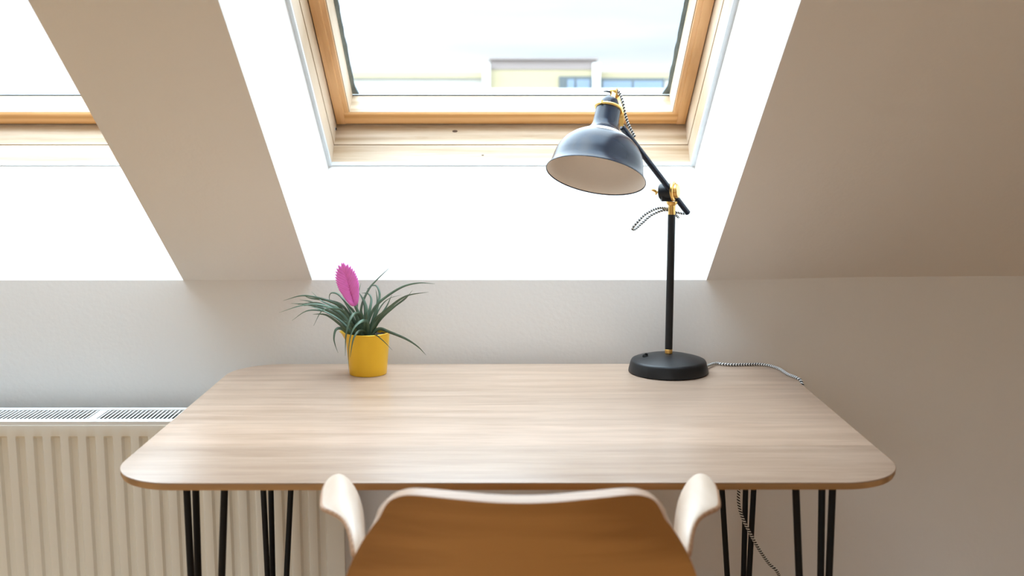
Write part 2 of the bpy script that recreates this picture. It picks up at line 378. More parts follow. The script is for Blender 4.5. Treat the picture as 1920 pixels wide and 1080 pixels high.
def skylight(name, c, d):
    r = struct(empty(name, W((c + d) / 2, 0, N_IN)))
    I0, I1 = c + .0085, d - .0110          # wooden lining faces
    nA, nS, nB = N_IN, .390, .4517
    top = OS
    # sealant line where plaster meets wood
    mb = MB()
    for a in ((c, I0), (I1, d)):
        mb.box((a[0], 0, nA - .004), (a[1], top, nA + .006), W)
    mb.box((c, -.004, nA - .002), (d, .004, nA + .008), W)
    mb.build('sealant_bead', M['caulk'], r)
    # lining boards, below and at the sides, in two layers with a seam
    for k, (n0, n1) in enumerate(((nA + .004, nS - .0008), (nS + .0008, nB + .015))):
        dx = 0 if k == 0 else .0015
        mb = MB(); mb.box((I0 - .02, -.03, n0), (I1 + .02, 0.0 + dx * .6, n1), W); mb.build('bottom_lining', M['pine_light'], r, bevel=.0008)
        for a in ((I0 - .03, I0 + dx), (I1 - dx, I1 + .03)):
            mb = MB(); mb.box((a[0], 0, n0), (a[1], top, n1), W); mb.build('side_lining', M['pine_light_side'], r, bevel=.0008)
        mb = MB(); mb.box((I0 - .02, top - .01, n0), (I1 + .02, top + .03, n1), W); mb.build('top_lining', M['pine_light'], r, bevel=.0008)
    # dark strips with the shade of the sash gap put into their colour
    mb = MB()
    mb.box((I0 - .03, -.03, nB + .016), (I1 + .03, .004, nB + .05), W)
    mb.box((I0 - .03, 0, nB + .016), (I0 + .004, top, nB + .05), W); mb.box((I1 - .004, 0, nB + .016), (I1 + .03, top, nB + .05), W)
    mb.build('frame_gap', M['gap'], r)
    # sash
    g = .0035; x0, x1 = I0 + g, I1 - g; j0, j1 = I0 + .0385, I1 - .0385
    sh = link(bpy.data.objects.new('sash', None))
    mb = MB()
    pr = [(.006, nB), (.044, nB), (.0475, nB + .004), (.025, nB + .0745), (.004, nB + .0745)]
    vs = [W(x0, s, n) for s, n in pr] + [W(x1, s, n) for s, n in pr]
    mb.add(vs, [(0, 1, 2, 3, 4), (9, 8, 7, 6, 5)] + [(i, (i + 1) % 5, (i + 1) % 5 + 5, i + 5) for i in range(5)])
    bpy.data.objects.remove(sh)
    sash = mb.build('sash_bottom_rail', M['pine'], r, bevel=.001)
    # pale sloping glazing ledge on the rail
    mb = MB(); e = .0006
    vs = [W(j0, .0475 + e, nB + .0045), W(j1, .0475 + e, nB + .0045), W(j1, .025 + e, nB + .075), W(j0, .025 + e, nB + .075)]
    vs += [W(p[0], p[1], p[2]) for p in ((j0, .044, nB + .0045), (j1, .044, nB + .0045), (j1, .0215, nB + .075), (j0, .0215, nB + .075))]
    mb.add(vs, [(0, 1, 2, 3), (7, 6, 5, 4), (0, 4, 5, 1), (1, 5, 6, 2), (2, 6, 7, 3), (3, 7, 4, 0)])
    mb.build('glazing_ledge', M['pine_light'], r)
    for sgn, (a, b) in ((1, (x0, j0)), (-1, (j1, x1))):
        mb = MB()
        step = a + (b - a) * (.62 if sgn > 0 else .38)
        if sgn > 0:
            pr = [(a, nB - .001), (step, nB - .001), (step + .002, nB + .003), (b - .001, nB + .003), (b, nB + .006), (b + .001, nB + .0745), (a, nB + .0745)]
        else:
            pr = [(b, nB - .001), (step, nB - .001), (step - .002, nB + .003), (a + .001, nB + .003), (a, nB + .006), (a - .001, nB + .0745), (b, nB + .0745)]
        k = len(pr)
        vs = [W(x, .006, n) for x, n in pr] + [W(x, top - .012, n) for x, n in pr]
        mb.add(vs, [tuple(range(k)), tuple(range(2 * k - 1, k - 1, -1))] + [(i, (i + 1) % k, (i + 1) % k + k, i + k) for i in range(k)])
        mb.build('sash_stile', M['pine_side'], r)
        # pale glazing jamb
        q = b if sgn > 0 else a
        mb = MB(); mb.box((q - .002 if sgn > 0 else q - .0022, .03, nB + .0065), (q + .0022 if sgn > 0 else q + .002, top - .06, nB + .074), W)
        mb.build('glazing_jamb', M['pine_light_side'], r)
    mb = MB(); mb.box((x0, top - .06, nB), (x1, top - .012, nB + .0745), W); mb.build('sash_top_rail', M['pine'], r, bevel=.001)
    # pane, gasket
    mb = MB(); mb.box((x0 + .01, .012, nB + .0765), (x1 - .01, top - .03, nB + .0805), W); mb.build('pane', M['glass'], r)
    rnd = random.Random(7 if c > -1 else 8)
    for sgn, q in ((1, j0), (-1, j1)):
        mb = MB(); vs = []; N = 90
        for i in range(N + 1):
            s = .024 + (top - .09) * i / N
            wdt = .0105 + .0022 * noise.noise(Vector((s * 28, q * 9, 0))) + (.009 * max(0, 1 - (s - .02) / .035) if i < 8 else 0) + rnd.uniform(-.0005, .0005)
            vs += [W(q - sgn * .003, s, nB + .081), W(q + sgn * wdt, s, nB + .081), W(q + sgn * wdt, s, nB + .086), W(q - sgn * .003, s, nB + .086)]
        fs = [(4 * i + k, 4 * i + (k + 1) % 4, 4 * i + 4 + (k + 1) % 4, 4 * i + 4 + k) for i in range(N) for k in range(4)] + [(0, 1, 2, 3), (4 * N + 3, 4 * N + 2, 4 * N + 1, 4 * N)]
        mb.add(vs, fs); mb.build('gasket', M['gasket'], r)
    mb = MB(); mb.box((j0, .0245, nB + .0745), (j1, .0285, nB + .0762), W); mb.build('bottom_gasket', M['gasket'], r)
    if c > -1:
        for (kx, kn, kr) in ((P(853, 247, 2.66).x, .432, .0034), (P(905, 292, 2.61).x, .358, .0016), (P(1170, 300, 2.61).x, .345, .0012)):
            mb = MB(); mb.add([W(kx + 2 * kr * cos(q * pi / 12), .0016 if kn > .39 else .0005, kn + kr * sin(q * pi / 12)) for q in range(24)] + [W(kx + 1.9 * kr * cos(q * pi / 12), -.001, kn + .95 * kr * sin(q * pi / 12)) for q in range(24)],
                [tuple(range(24))] + [(q, (q + 1) % 24, 24 + (q + 1) % 24, 24 + q) for q in range(24)])
            mb.build('wood_knot', M['knot'], r)
    # small latch socket in the left lining
    mb = MB(); mb.lathe([(0, 0), (.003, 0), (.003, .004), (0, .004)], W(I0 - .0005 + .0015, .012, .431), (1, 0, 0), 16)
    mb.build('latch_hole', M['gap'], r)
    mb = MB(); mb.lathe([(.003, 0), (.0048, 0), (.0048, .0012), (.003, .0012)], W(I0 + .0015, .012, .431), (1, 0, 0), 20, True)
    mb.build('latch_plate', M['caulk'], r)
    return r
skylight('window_1', *SPL[0])
skylight('window_2', *SPL[1])
skylight('window_3', *SPL[2])  # added skylight left of the view, lets more daylight in

# added rear window, unseen behind the camera, brightens the room
wr = struct(empty('window_4', ((RW[0] + RW[1]) / 2, YB, RW[2])))
mb = MB(); t = .05
xm = (RW[0] + RW[1]) / 2
mb.box((RW[0], YB - .08, RW[2]), (RW[0] + t, YB - .03, RW[3])); mb.box((RW[1] - t, YB - .08, RW[2]), (RW[1], YB - .03, RW[3]))
mb.box((xm - t / 2, YB - .08, RW[2] + t), (xm + t / 2, YB - .03, RW[3] - t))
mb.box((RW[0] + t, YB - .08, RW[2]), (RW[1] - t, YB - .03, RW[2] + t)); mb.box((RW[0] + t, YB - .08, RW[3] - t), (RW[1] - t, YB - .03, RW[3]))
mb.build('window_frame', M['trim_paint'], wr)
mb = MB(); mb.box((RW[0] + t, YB - .06, RW[2] + t), (RW[1] - t, YB - .055, RW[3] - t)); mb.build('pane', M['glass'], wr)

# daylight portals in the window openings (they only guide sampling of the sky)
def portal(name, loc, sx, sy, rot):
    l = bpy.data.lights.new(name, 'AREA'); l.shape = 'RECTANGLE'; l.size = sx; l.size_y = sy
    l.cycles.is_portal = True
    o = link(bpy.data.objects.new(name, l)); o.location = loc; o.rotation_euler = rot
for c, d in SPL:
    portal('sky_portal', W((c + d) / 2, OS / 2, .56), .9, OS, (-TH, 0, 0))
portal('sky_portal', (xm, YB - .14, (RW[2] + RW[3]) / 2), RW[1] - RW[0], RW[3] - RW[2], (radians(90), 0, 0))

# ------------------------------------------------------------------ desk
table = empty('desk', (0, 1.935, 0))
tag(table, 'light oak desk with rounded corners and black hairpin legs under the skylight', 'desk')
TX0, TX1, TY0, TY1, TR = -.623, .623, 1.52, 2.352, .11
def rrect(x0, x1, y0, y1, r, n=14):
    out = []
    for cx, cy, a0 in ((x1 - r, y1 - r, 0), (x0 + r, y1 - r, 90), (x0 + r, y0 + r, 180), (x1 - r, y0 + r, 270)):
        for i in range(n + 1):
            a = radians(a0 + 90 * i / n); out.append((cx + r * cos(a), cy + r * sin(a)))
    return out
def slab(name, layers, mat, parent):
    n = len(layers[0][0]); mb = MB(); vs = []
    for ring, z in layers: vs += [(x, y, z) for x, y in ring]
    fs = [(k * n + i, k * n + (i + 1) % n, (k + 1) * n + (i + 1) % n, (k + 1) * n + i) for k in range(len(layers) - 1) for i in range(n)]
    fs += [tuple(range(n))[::-1], tuple((len(layers) - 1) * n + i for i in range(n))]
    mb.add(vs, fs); return autosmooth(mb.build(name, mat, parent), 40)
def rr(d): return rrect(TX0 + d, TX1 - d, TY0 + d, TY1 - d, TR - d)
slab('tabletop', [(rr(.0008), TOP - .0022), (rr(.0), TOP - .0014), (rr(.0006), TOP - .0004), (rr(.0018), TOP)], M['table'], table)
slab('edge_band', [(rr(.006), TOP - .0135), (rr(.0025), TOP - .0125), (rr(.0004), TOP - .008), (rr(.0004), TOP - .00225)], M['table_edge'], table)
UN = TOP - .0135
def hairpin(apex, tops):
    ax = Vector((apex[0], apex[1], 0))
    cx = sum(t[0] for t in tops) / 3; cy = sum(t[1] for t in tops) / 3
    lg = MB()
    for i, t in enumerate(tops):
        foot = ax + (Vector((t[0], t[1], 0)) - ax).normalized() * .009 + Vector((0, 0, .008))
        lg.tube([foot, Vector((t[0], t[1], UN - .003))], .0059, 20)
    lg.tube([ax + Vector((0, 0, .0)), ax + Vector((0, 0, .012))], .014, 20)
    o = autosmooth(lg.build('leg', M['steel'], table), 50)
    mb = MB()
    x0, x1 = min(t[0] for t in tops) - .02, max(t[0] for t in tops) + .02; y0, y1 = min(t[1] for t in tops) - .02, max(t[1] for t in tops) + .02
    mb.box((x0, y0, UN - .004), (x1, y1, UN - .0001)); mb.build('mounting_plate', M['steel'], o, bevel=.001)
LEGS = [  # foot, then the tops of the three rods
    ((-.510, 1.592), [(-.530, 1.649), (-.529, 1.696), (-.454, 1.606)]), ((.516, 1.575), [(.530, 1.634), (.533, 1.703), (.460, 1.605)]),
    ((-.489, 2.03), [(-.524, 2.127), (-.516, 2.185), (-.447, 2.13)]), ((.495, 2.06), [(.528, 2.135), (.520, 2.20), (.434, 2.113)])]
for a, t in LEGS: hairpin(a, t)

# ------------------------------------------------------------------ radiator
RY, RX0, RX1 = 2.23, -1.75, -.368
RZ1 = 0.6358
rad = empty('radiator', ((RX0 + RX1) / 2, 2.30, 0.09))
tag(rad, 'cream ribbed panel radiator with white slotted top on the wall left of the desk', 'radiator')
pitch = .0389; gx = P(29, 818, RY).x          # left side of a groove
zt = P(100, 818, RY).z; zb = .15; ztop = RZ1 - .004; zbot = .09
cols = []
k0 = int((RX0 + .03 - gx) / pitch); k = k0
cols.append((RX0, 0)); cols.append((RX0 + .008, 0))
while True:
    x = gx + k * pitch
    if x + .022 > RX1 - .012: break
    if x > RX0 + .012:
        cols += [(x - .0005, 0), (x + .0035, 1), (x + .016, 1), (x + .0205, 0)]
    k += 1
cols += [(RX1 - .006, 0), (RX1, 0)]
rows = [(zbot, 0), (zb - .012, 0), (zb, 1), (zt - .006, 1), (zt, 0), (ztop - .004, 0), (ztop, 0)]
mb = MB(); vs = []
for j, (z, on) in enumerate(rows):
    for (x, dpt) in cols:
        vs.append((x, RY + .0085 * dpt * on + (.003 if j in (0, len(rows) - 1) else 0), z))
nc = len(cols)
fs = [(j * nc + i, j * nc + i + 1, (j + 1) * nc + i + 1, (j + 1) * nc + i) for j in range(len(rows) - 1) for i in range(nc - 1)]
mb.add(vs, fs)
fp = mb.build('front_panel', M['radiator'], rad)
so = fp.modifiers.new('thickness', 'SOLIDIFY'); so.thickness = .0012; so.offset = 1
bv = fp.modifiers.new('soft', 'BEVEL'); bv.width = .0018; bv.segments = 2; bv.limit_method = 'ANGLE'; bv.angle_limit = radians(15)
autosmooth(fp, 60)
mb = MB(); mb.box((RX0 + .004, 2.335, zbot), (RX1 - .004, 2.345, ztop - .01)); mb.build('rear_panel', M['radiator_in'], rad)
mb = MB()
for i in range(120):            # convector fins between the panels
    x = RX0 + .03 + i * (RX1 - RX0 - .06) / 119
    mb.box((x, RY + .03, zbot + .05), (x + .0012, 2.325, ztop - .06))
mb.build('convector_fins', M['radiator_in'], rad)
for x in (RX0 - .0005, RX1 - .0015):
    mb = MB(); mb.box((x, RY + .004, zbot + .01), (x + .002, 2.35, RZ1 - .002)); mb.build('side_cover', M['radiator_top'], rad, bevel=.0006)
# top grille: front lip, rails, cross bars with solid gaps between slot groups
mb = MB()
GY0, GY1 = 2.248, 2.352
mb.box((RX0, RY + .0012, RZ1 - .006), (RX1, RY + .0125, RZ1 + .0012))        # front lip
mb.box((RX0, GY0, RZ1 - .010), (RX1, GY0 + .010, RZ1)); mb.box((RX0, GY1 - .020, RZ1 - .01), (RX1, GY1, RZ1 + .001))
gp = .00945; xg = P(186, 775, 2.30).x         # centre of a solid gap
mbx = RX0 + .006
i = 0; x = RX1 - .01
while x > RX0 + .008:
    d = ((x - xg) / (gp * 36)); dd = abs(d - round(d)) * gp * 36
    w_ = .0040
    if dd < gp * 1.1: w_ = gp
    mb.box((x - w_ / 2, GY0 + .0095, RZ1 - .0018), (x + w_ / 2, GY1 - .0195, RZ1 - .0005))
    x -= gp
mb.build('top_grille', M['radiator_top'], rad)
mb = MB(); mb.box((RX0 + .01, GY0 + .002, RZ1 - .03), (RX1 - .01, GY1 - .008, RZ1 - .028)); mb.build('inner_baffle', M['baffle'], rad)  # added dark plate, paints the shade seen through the slots
for x in (-1.5, -.6):
    mb = MB(); mb.box((x - .02, 2.345, .15), (x + .02, WALL_Y - .001, .58)); mb.build('wall_bracket', M['radiator_top'], rad)

# ------------------------------------------------------------------ chair
CX = .016
chair = empty('armchair', (CX, 1.38, 0))
tag(chair, 'bent oak plywood armchair with curled armrests pushed in at the desk front', 'chair')
topz = [(0, 936), (103, 934), (173, 929), (213, 930.5), (243, 940), (262, 954), (275, 969), (288, 990)]
def shell():
    path = [(1.64, .432, .205), (1.60, .446, .222), (1.50, .452, .232), (1.40, .452, .236), (1.31, .458, .236), (1.25, .482, .236), (1.215, .53, .236), (1.198, .60, .232), (1.186, .68, .223), (1.176, .735, .213), (1.166, .778, .191)]
    NS = 24; vs = []
    rows_ = []
    for (y, z, w) in path:
        r = []
        for i in range(NS + 1):
            s = -1 + 2 * i / NS
            up = max(0, min(1, (z - .46) / .2))
            dish = .018 * (1 - up) * abs(s) ** 2.5
            r.append(Vector((CX + s * w, y + up * (.034 * s * s), z + dish)))
        rows_.append(r)
    # upper part reaches the shaped top edge
    zl, wl, yl = path[-1][1], path[-1][2], path[-1][0]
    for t in (.3, .6, .85, 1.0):
        r = []
        for i in range(NS + 1):
            s = -1 + 2 * i / NS; ss = (abs(s) ** .85) * (1 if s >= 0 else -1)
            px = abs(ss) * 288
            q_ = min(1, px / 190); vv = 936 - 6.5 * q_ * q_ * (3 - 2 * q_)
            if px > 205: vv += 62 * (1 - math.sqrt(max(0, 1 - ((px - 205) / 84) ** 2)))
            zt_ = P(977, vv, 1.148).z
            wtop = 288 / F * 1.148
            w = wl + (wtop - wl) * t
            zz = zl + (zt_ - zl) * t
            r.append(Vector((CX + (s + (ss - s) * t) * w, yl - .018 * t + .034 * s * s, zz)))
        rows_.append(r)
    for r in rows_: vs += r
    n = NS + 1
    fs = [(j * n + i, j * n + i + 1, (j + 1) * n + i + 1, (j + 1) * n + i) for j in range(len(rows_) - 1) for i in range(NS)]
    mb = MB(); mb.add(vs, fs); o = mb.build('shell', M['chair'], chair, smooth=True)
    o.data.materials.append(M['ply_edge']); so = o.modifiers.new('ply', 'SOLIDIFY'); so.thickness = .0175; so.offset = 0; so.material_offset_rim = 1
    bv = o.modifiers.new('edge', 'BEVEL'); bv.width = .004; bv.segments = 3; bv.limit_method = 'ANGLE'; bv.angle_limit = radians(50)
    ss = o.modifiers.new('sub', 'SUBSURF'); ss.levels = 1; ss.render_levels = 2
    return o
shell()
def arm(sg):
    # rows go forward; each row: (x, z) from the seat side up, over the crest and out to the lip
    R_ = [
        (1.245, 1.207, [(.226, .56), (.212, .64), (.203, .70), (.198, .732), (.201, .746), (.206, .752)]),
        (1.250, 1.225, [(.229, .56), (.214, .64), (.204, .71), (.197, .748), (.203, .760), (.211, .764)]),
        (1.262, 1.255, [(.232, .55), (.217, .64), (.205, .71), (.201, .755), (.209, .770), (.220, .773)]),
        (1.280, 1.285, [(.233, .55), (.218, .64), (.207, .71), (.205, .758), (.217, .775), (.235, .775)]),
        (1.295, 1.312, [(.234, .54), (.220, .64), (.210, .71), (.209, .760), (.227, .778), (.258, .772)]),
        (1.305, 1.325, [(.234, .54), (.221, .64), (.211, .71), (.210, .760), (.230, .779), (.2695, .770)]),
        (1.33, 1.36, [(.235, .54), (.223, .64), (.215, .71), (.216, .758), (.238, .779), (.274, .771)]),
        (1.375, 1.395, [(.235, .54), (.226, .64), (.220, .71), (.223, .757), (.245, .781), (.279, .770)]),
        (1.415, 1.425, [(.235, .54), (.228, .64), (.225, .705), (.230, .755), (.251, .782), (.279, .771)]),
        (1.450, 1.448, [(.235, .54), (.230, .63), (.230, .695), (.236, .745), (.254, .779), (.273, .772)]),
        (1.475, 1.464, [(.235, .53), (.231, .60), (.234, .66), (.240, .715), (.254, .762), (.265, .766)]),
    ]
    vs = []
    for (yn, yf, row) in R_:
        m_ = len(row)
        for i, (x, z) in enumerate(row):
            vs.append(Vector((CX + sg * x, yn + (yf - yn) * i / (m_ - 1), z)))
    n = 6; fs = [(j * n + i, j * n + i + 1, (j + 1) * n + i + 1, (j + 1) * n + i) for j in range(len(R_) - 1) for i in range(n - 1)]
    mb = MB(); mb.add(vs, fs); o = mb.build('armrest', M['chair_arm'], chair, smooth=True)
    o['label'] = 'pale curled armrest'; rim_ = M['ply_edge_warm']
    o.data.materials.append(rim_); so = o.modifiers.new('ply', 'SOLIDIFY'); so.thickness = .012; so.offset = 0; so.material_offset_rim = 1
    ss = o.modifiers.new('sub', 'SUBSURF'); ss.levels = 1; ss.render_levels = 3
arm(-1); arm(1)
for sx in (-1, 1):
    for (y0, y1) in ((1.55, 1.60), (1.30, 1.22)):
        mb = MB(); mb.tube([(CX + sx * .235, y1, 0), (CX + sx * .15, y0, .447)], [.011, .016], 20)
        autosmooth(mb.build('leg', M['chair'], chair), 50)
mb = MB(); mb.box((CX - .16, 1.29, .425), (CX + .16, 1.56, .443)); mb.build('seat_frame', M['chair'], chair, bevel=.004)

# ------------------------------------------------------------------ potted plant
pc = Vector((-.3105, 2.255, TOP))
plant = empty('potted_bromeliad', pc)
tag(plant, 'pink flowering air plant with thin arching leaves in a golden yellow pot', 'potted plant')
def dent(p):
    q = p - pc; h = max(0, min(1, (q.z - .066) / .028)); a = math.atan2(q.y, q.x)
    k = max(0, cos(a - pi)) ** 5 * h * h * h
    return p + Vector((-.0125 * k, 0, .001 * k))
mb = MB()
r0, r1, hp = .0410, .0490, .0935
prof = [(0, 0), (r0 - .003, 0), (r0 - .0006, .0006), (r0, .003), *[(r0 + (r1 - r0) * q, hp * q) for q in (.25, .5, .7, .76, .82, .88, .94)], (r1, hp - .001), (r1 + .0006, hp), (r1 - .0005, hp + .0008), (r1 - .0018, hp), (r1 - .0022, hp - .02), (r1 - .003, hp - .03), (0, hp - .03)]
mb.lathe([(p[0], p[1]) for p in prof], pc, seg=96, fn=dent)
autosmooth(mb.build('pot', M['pot'], plant, weld=True), 50)
mb = MB(); rnd = random.Random(3); vs = []; 
rings, seg = 8, 40
vs.append(pc + Vector((0, 0, hp - .006)))
for i in range(1, rings + 1):
    for k in range(seg):
        r = (r1 - .0028) * i / rings; a = 2 * pi * k / seg
        vs.append(pc + Vector((r * cos(a), r * sin(a), hp - .010 + rnd.uniform(-.003, .003) + .004 * (1 - i / rings))))
fs = [(0, 1 + k, 1 + (k + 1) % seg) for k in range(seg)] + [(1 + (i - 1) * seg + k, 1 + (i - 1) * seg + (k + 1) % seg, 1 + i * seg + (k + 1) % seg, 1 + i * seg + k) for i in range(1, rings) for k in range(seg)]
mb.add(vs, fs); mb.build('soil', M['soil'], plant, smooth=True)
Z4 = 4.153
def zp(x, y, Y): return P(500 + x / Z4, 470 + y / Z4, Y)
LV = [  # control points in a close look at the plant, then tip depth offset from the pot axis, width in mm
    ([(690, 630), (600, 480), (520, 405), (300, 350), (130, 388)], -.03, 6), ([(690, 620), (590, 500), (430, 425), (280, 425), (98, 482)], -.06, 6.5),
    ([(700, 610), (610, 450), (500, 392), (350, 372), (290, 350)], .05, 5.5), ([(680, 640), (600, 560), (480, 480), (320, 467), (195, 545)], .02, 5),
    ([(670, 640), (590, 590), (500, 520), (440, 495), (360, 495)], -.04, 6.5), ([(700, 600), (620, 490), (520, 450), (430, 470), (365, 585)], -.08, 4.5),
    ([(700, 600), (600, 480), (490, 420), (420, 385), (348, 318)], .04, 6), ([(680, 630), (560, 510), (430, 450), (320, 420), (188, 410)], .0, 6),
    ([(710, 600), (640, 450), (570, 350), (510, 328), (487, 360), (500, 430)], .05, 4.5), ([(700, 610), (600, 520), (480, 440), (380, 405), (240, 420)], .03, 5.5),
    ([(680, 640), (570, 540), (450, 455), (350, 400), (255, 382)], .055, 5.5), ([(680, 640), (600, 570), (520, 510), (400, 450), (270, 425)], -.02, 6),
    ([(740, 620), (735, 520), (690, 492), (648, 540), (618, 660), (612, 820)], -.085, 8), ([(800, 620), (785, 560), (730, 555), (670, 620), (640, 740), (638, 940)], -.095, 7),
    ([(800, 640), (760, 632), (715, 630), (675, 690), (650, 830)], -.085, 6.5), ([(640, 640), (590, 610), (540, 615), (524, 680), (535, 740), (556, 797)], -.03, 6),
    ([(770, 630), (800, 530), (870, 410), (1040, 290), (1180, 252), (1310, 258)], -.03, 6), ([(790, 630), (860, 540), (960, 440), (1090, 352), (1262, 322)], -.05, 7.5),
    ([(800, 640), (880, 540), (990, 440), (1080, 375), (1138, 305)], .04, 7), ([(800, 640), (870, 610), (960, 635), (1090, 690), (1180, 750), (1240, 812)], -.05, 6.5),
    ([(790, 640), (840, 655), (905, 700), (980, 777)], -.08, 4.5), ([(740, 620), (735, 460), (790, 310), (860, 225), (952, 138)], .02, 5),
    ([(780, 620), (850, 480), (880, 350), (860, 280), (825, 272), (780, 300)], .06, 5), ([(740, 620), (705, 480), (712, 350), (735, 248)], -.02, 6),
    ([(760, 620), (800, 480), (815, 380), (790, 335), (740, 330)], .055, 5.5), ([(790, 630), (850, 510), (900, 420), (960, 370), (1048, 345)], .06, 3.5),
    ([(790, 620), (870, 530), (930, 440), (975, 345)], .05, 5), ([(750, 620), (775, 500), (760, 400), (715, 320)], .01, 11),
    ([(730, 620), (690, 500), (640, 430), (575, 360)], .0, 6.5), ([(760, 630), (770, 540), (785, 470)], -.05, 6), ([(750, 640), (725, 560), (700, 490)], -.04, 8),
    ([(780, 640), (820, 570), (880, 500), (960, 440)], -.03, 7), ([(700, 640), (650, 590), (600, 540)], -.05, 8), ([(720, 640), (680, 590), (640, 560), (600, 555)], -.06, 7),
    ([(770, 620), (830, 520), (860, 400), (850, 300)], .04, 5), ([(740, 620), (700, 520), (650, 440), (600, 400)], .03, 6), ([(800, 640), (830, 590), (850, 560), (870, 520)], -.02, 8),
    ([(760, 640), (760, 560), (740, 480), (745, 420)], -.03, 7), ([(800, 640), (860, 560), (940, 480), (1040, 400), (1100, 350)], -.01, 6),
]
def leaf(mb, pts, tip, wmm, seed):
    base = pc + Vector((.004, 0, hp - .012))
    n = len(pts); c = []
    for i, (x, y) in enumerate(pts):
        f = i / (n - 1); c.append(zp(x, y, pc.y + tip * (1 - (1 - f) ** 1.7)))
    # roots gather in the rosette
    c[0] = Vector((pc.x + (c[0].x - pc.x) * .8, pc.y + max(-.018, min(.018, tip * .3)), pc.z + hp - .012))
    c = spline(c, 9); N = len(c); vs = []
    side_ref = Vector((0, 1, 0))
    for i, p in enumerate(c):
        f = i / (N - 1); t = (c[min(i + 1, N - 1)] - c[max(i - 1, 0)]).normalized()
        tw = Matrix.Rotation((seed * 1.7) % 1.2 - .6 + .5 * f, 3, t)
        s = t.cross(side_ref)
        if s.length < .2: s = t.cross(Vector((0, 0, 1)))
        s = (tw @ s.normalized()); nn = s.cross(t)
        w = wmm * .00050 * (1.15 - .25 * f) * (1 - f ** 2.2) + .00025
        d = w * .55
        vs += [p - s * w - nn * d * .0, p - s * w * .5 + nn * d * .8, p + nn * d, p + s * w * .5 + nn * d * .8, p + s * w, p + nn * (d * .35)]
    fs = [(6 * i + k, 6 * i + (k + 1) % 6, 6 * i + 6 + (k + 1) % 6, 6 * i + 6 + k) for i in range(N - 1) for k in range(6)]
    fs += [(0, 1, 2, 3, 4, 5), tuple(6 * (N - 1) + k for k in (5, 4, 3, 2, 1, 0))]
    mb.add(vs, fs)
mb = MB()
for i, (pts, tip, wmm) in enumerate(LV): leaf(mb, pts, tip, wmm, i + 1)
fo = mb.build('foliage', M['leaf'], plant, smooth=True)
# pink flower spike of overlapping bracts
mb = MB()
fa, fb = zp(686, 428, 2.235), zp(583, 92, 2.215)
ax = (fb - fa); AL = ax.length; ax.normalize()
fy = Vector((.12, -1, 0.0)); fy = (fy - ax * fy.dot(ax)).normalized(); fx = ax.cross(fy).normalized()
if fx.x < 0: fx = -fx
def bract(o, dirv, L, wd, lift, thick):
    side = dirv.cross(fy).normalized(); vs = []; N = 10
    for i in range(N + 1):
        f = i / N; w = wd * (sin(pi * min(1, f * .93 + .07)) ** .75) * (1 - .35 * f); 
        if i == N: w = .0001
        c = o + dirv * (L * f) + fy * (lift + thick * sin(pi * f * .8))
        for (a, b) in ((-1, -.9), (-.55, -.1), (0, .35), (.55, -.1), (1, -.9)):
            vs.append(c + side * w * a + fy * (b * thick))
        vs.append(c - fy * thick * 1.3)
    n = 6
    fs = [(n * i + k, n * i + (k + 1) % n, n * i + n + (k + 1) % n, n * i + n + k) for i in range(N) for k in range(n)] + [tuple(range(n)), tuple(n * N + k for k in range(n - 1, -1, -1))]
    mb.add(vs, fs)
SIL = [(0, .12), (.12, .34), (.3, .72), (.45, .93), (.6, 1.0), (.75, .92), (.87, .70), (.95, .42), (1, .05)]
NB = 15
for i in range(NB - 1, -1, -1):
    f = i / (NB - 1)
    for sd in (-1, 1):
        ft_ = .17 + .79 * f + (.025 if sd > 0 else 0)
        tip = fa + ax * (AL * ft_) + fx * (sd * .0238 * lerp_tab(SIL, ft_))
        o = fa + ax * (AL * max(.01, ft_ - .30 + .10 * f)) + fx * (sd * .0008)
        dv = tip - o; L = dv.length; dv.normalize()
        bract(o, dv, L * 1.03, .0058, .0040 * (1 - f) + .0004 * (sd > 0), .0015)
bract(fa + ax * AL * .72, ax, AL * .28, .005, .0, .0015)
bract(fa, ax, AL * .9, .0125, -.0015, .002)
mb.build('flower_spike', M['petal'], plant, smooth=True)
mb = MB(); mb.tube([pc + Vector((.004, -.01, hp - .01)), (pc + Vector((.004, -.01, hp - .01)) + fa) / 2 + Vector((.002, -.004, .0)), fa + ax * .006], [.004, .0036, .0034], 12)
autosmooth(mb.build('flower_stem', M['leaf'], plant), 60)

# ------------------------------------------------------------------ desk lamp
LY = 2.268
lx = P(1255, 600, LY).x
lamp = empty('desk_lamp', (lx, LY, TOP))
tag(lamp, 'black and brass desk lamp with blue-black dome shade standing right on the desk', 'desk lamp')
lb = Vector((lx, LY, TOP))
zcol = P(1255, 662, LY).z - TOP            # foot of the pole above the desk
mb = MB()
mb.lathe([(0, .0005), (.0865, .0005), (.0885, .002), (.0882, .006), (.0838, .0235), (.0815, .0275), (.077, .0295), (.055, .0355), (.03, .041), (.012, zcol - .001), (0, zcol)], lb, seg=96)
autosmooth(mb.build('base', M['lamp_base'], lamp, weld=True), 45)
sw = PZ(1210, 668, TOP + .036)
mb = MB(); mb.lathe([(.0065, -.004), (.0065, .002), (.0055, .0025)], sw, seg=24); mb.lathe([(0, .007), (.003, .0068), (.0036, .005), (.0036, 0)], sw + Vector((.001, 0, 0)), (.25, 0, 1), seg=20)
autosmooth(mb.build('switch', M['steel'], lamp), 50)
zp0 = TOP + zcol; z1 = P(1255, 653, LY).z; z2 = P(1255, 402, LY).z; z3 = P(1255, 380, LY).z
mb = MB(); mb.lathe([(0, 0), (.0072, 0), (.0085, .001), (.0085, z1 - zp0 - .001), (0.0075, z1 - zp0)], (lx, LY, zp0 - .001), seg=32)
autosmooth(mb.build('lower_collar', M['brass'], lamp), 40)
mb = MB(); mb.tube([(lx, LY, z1 - .002), (lx, LY, z2)], .0083, 32); autosmooth(mb.build('pole', M['lamp_base'], lamp), 50)
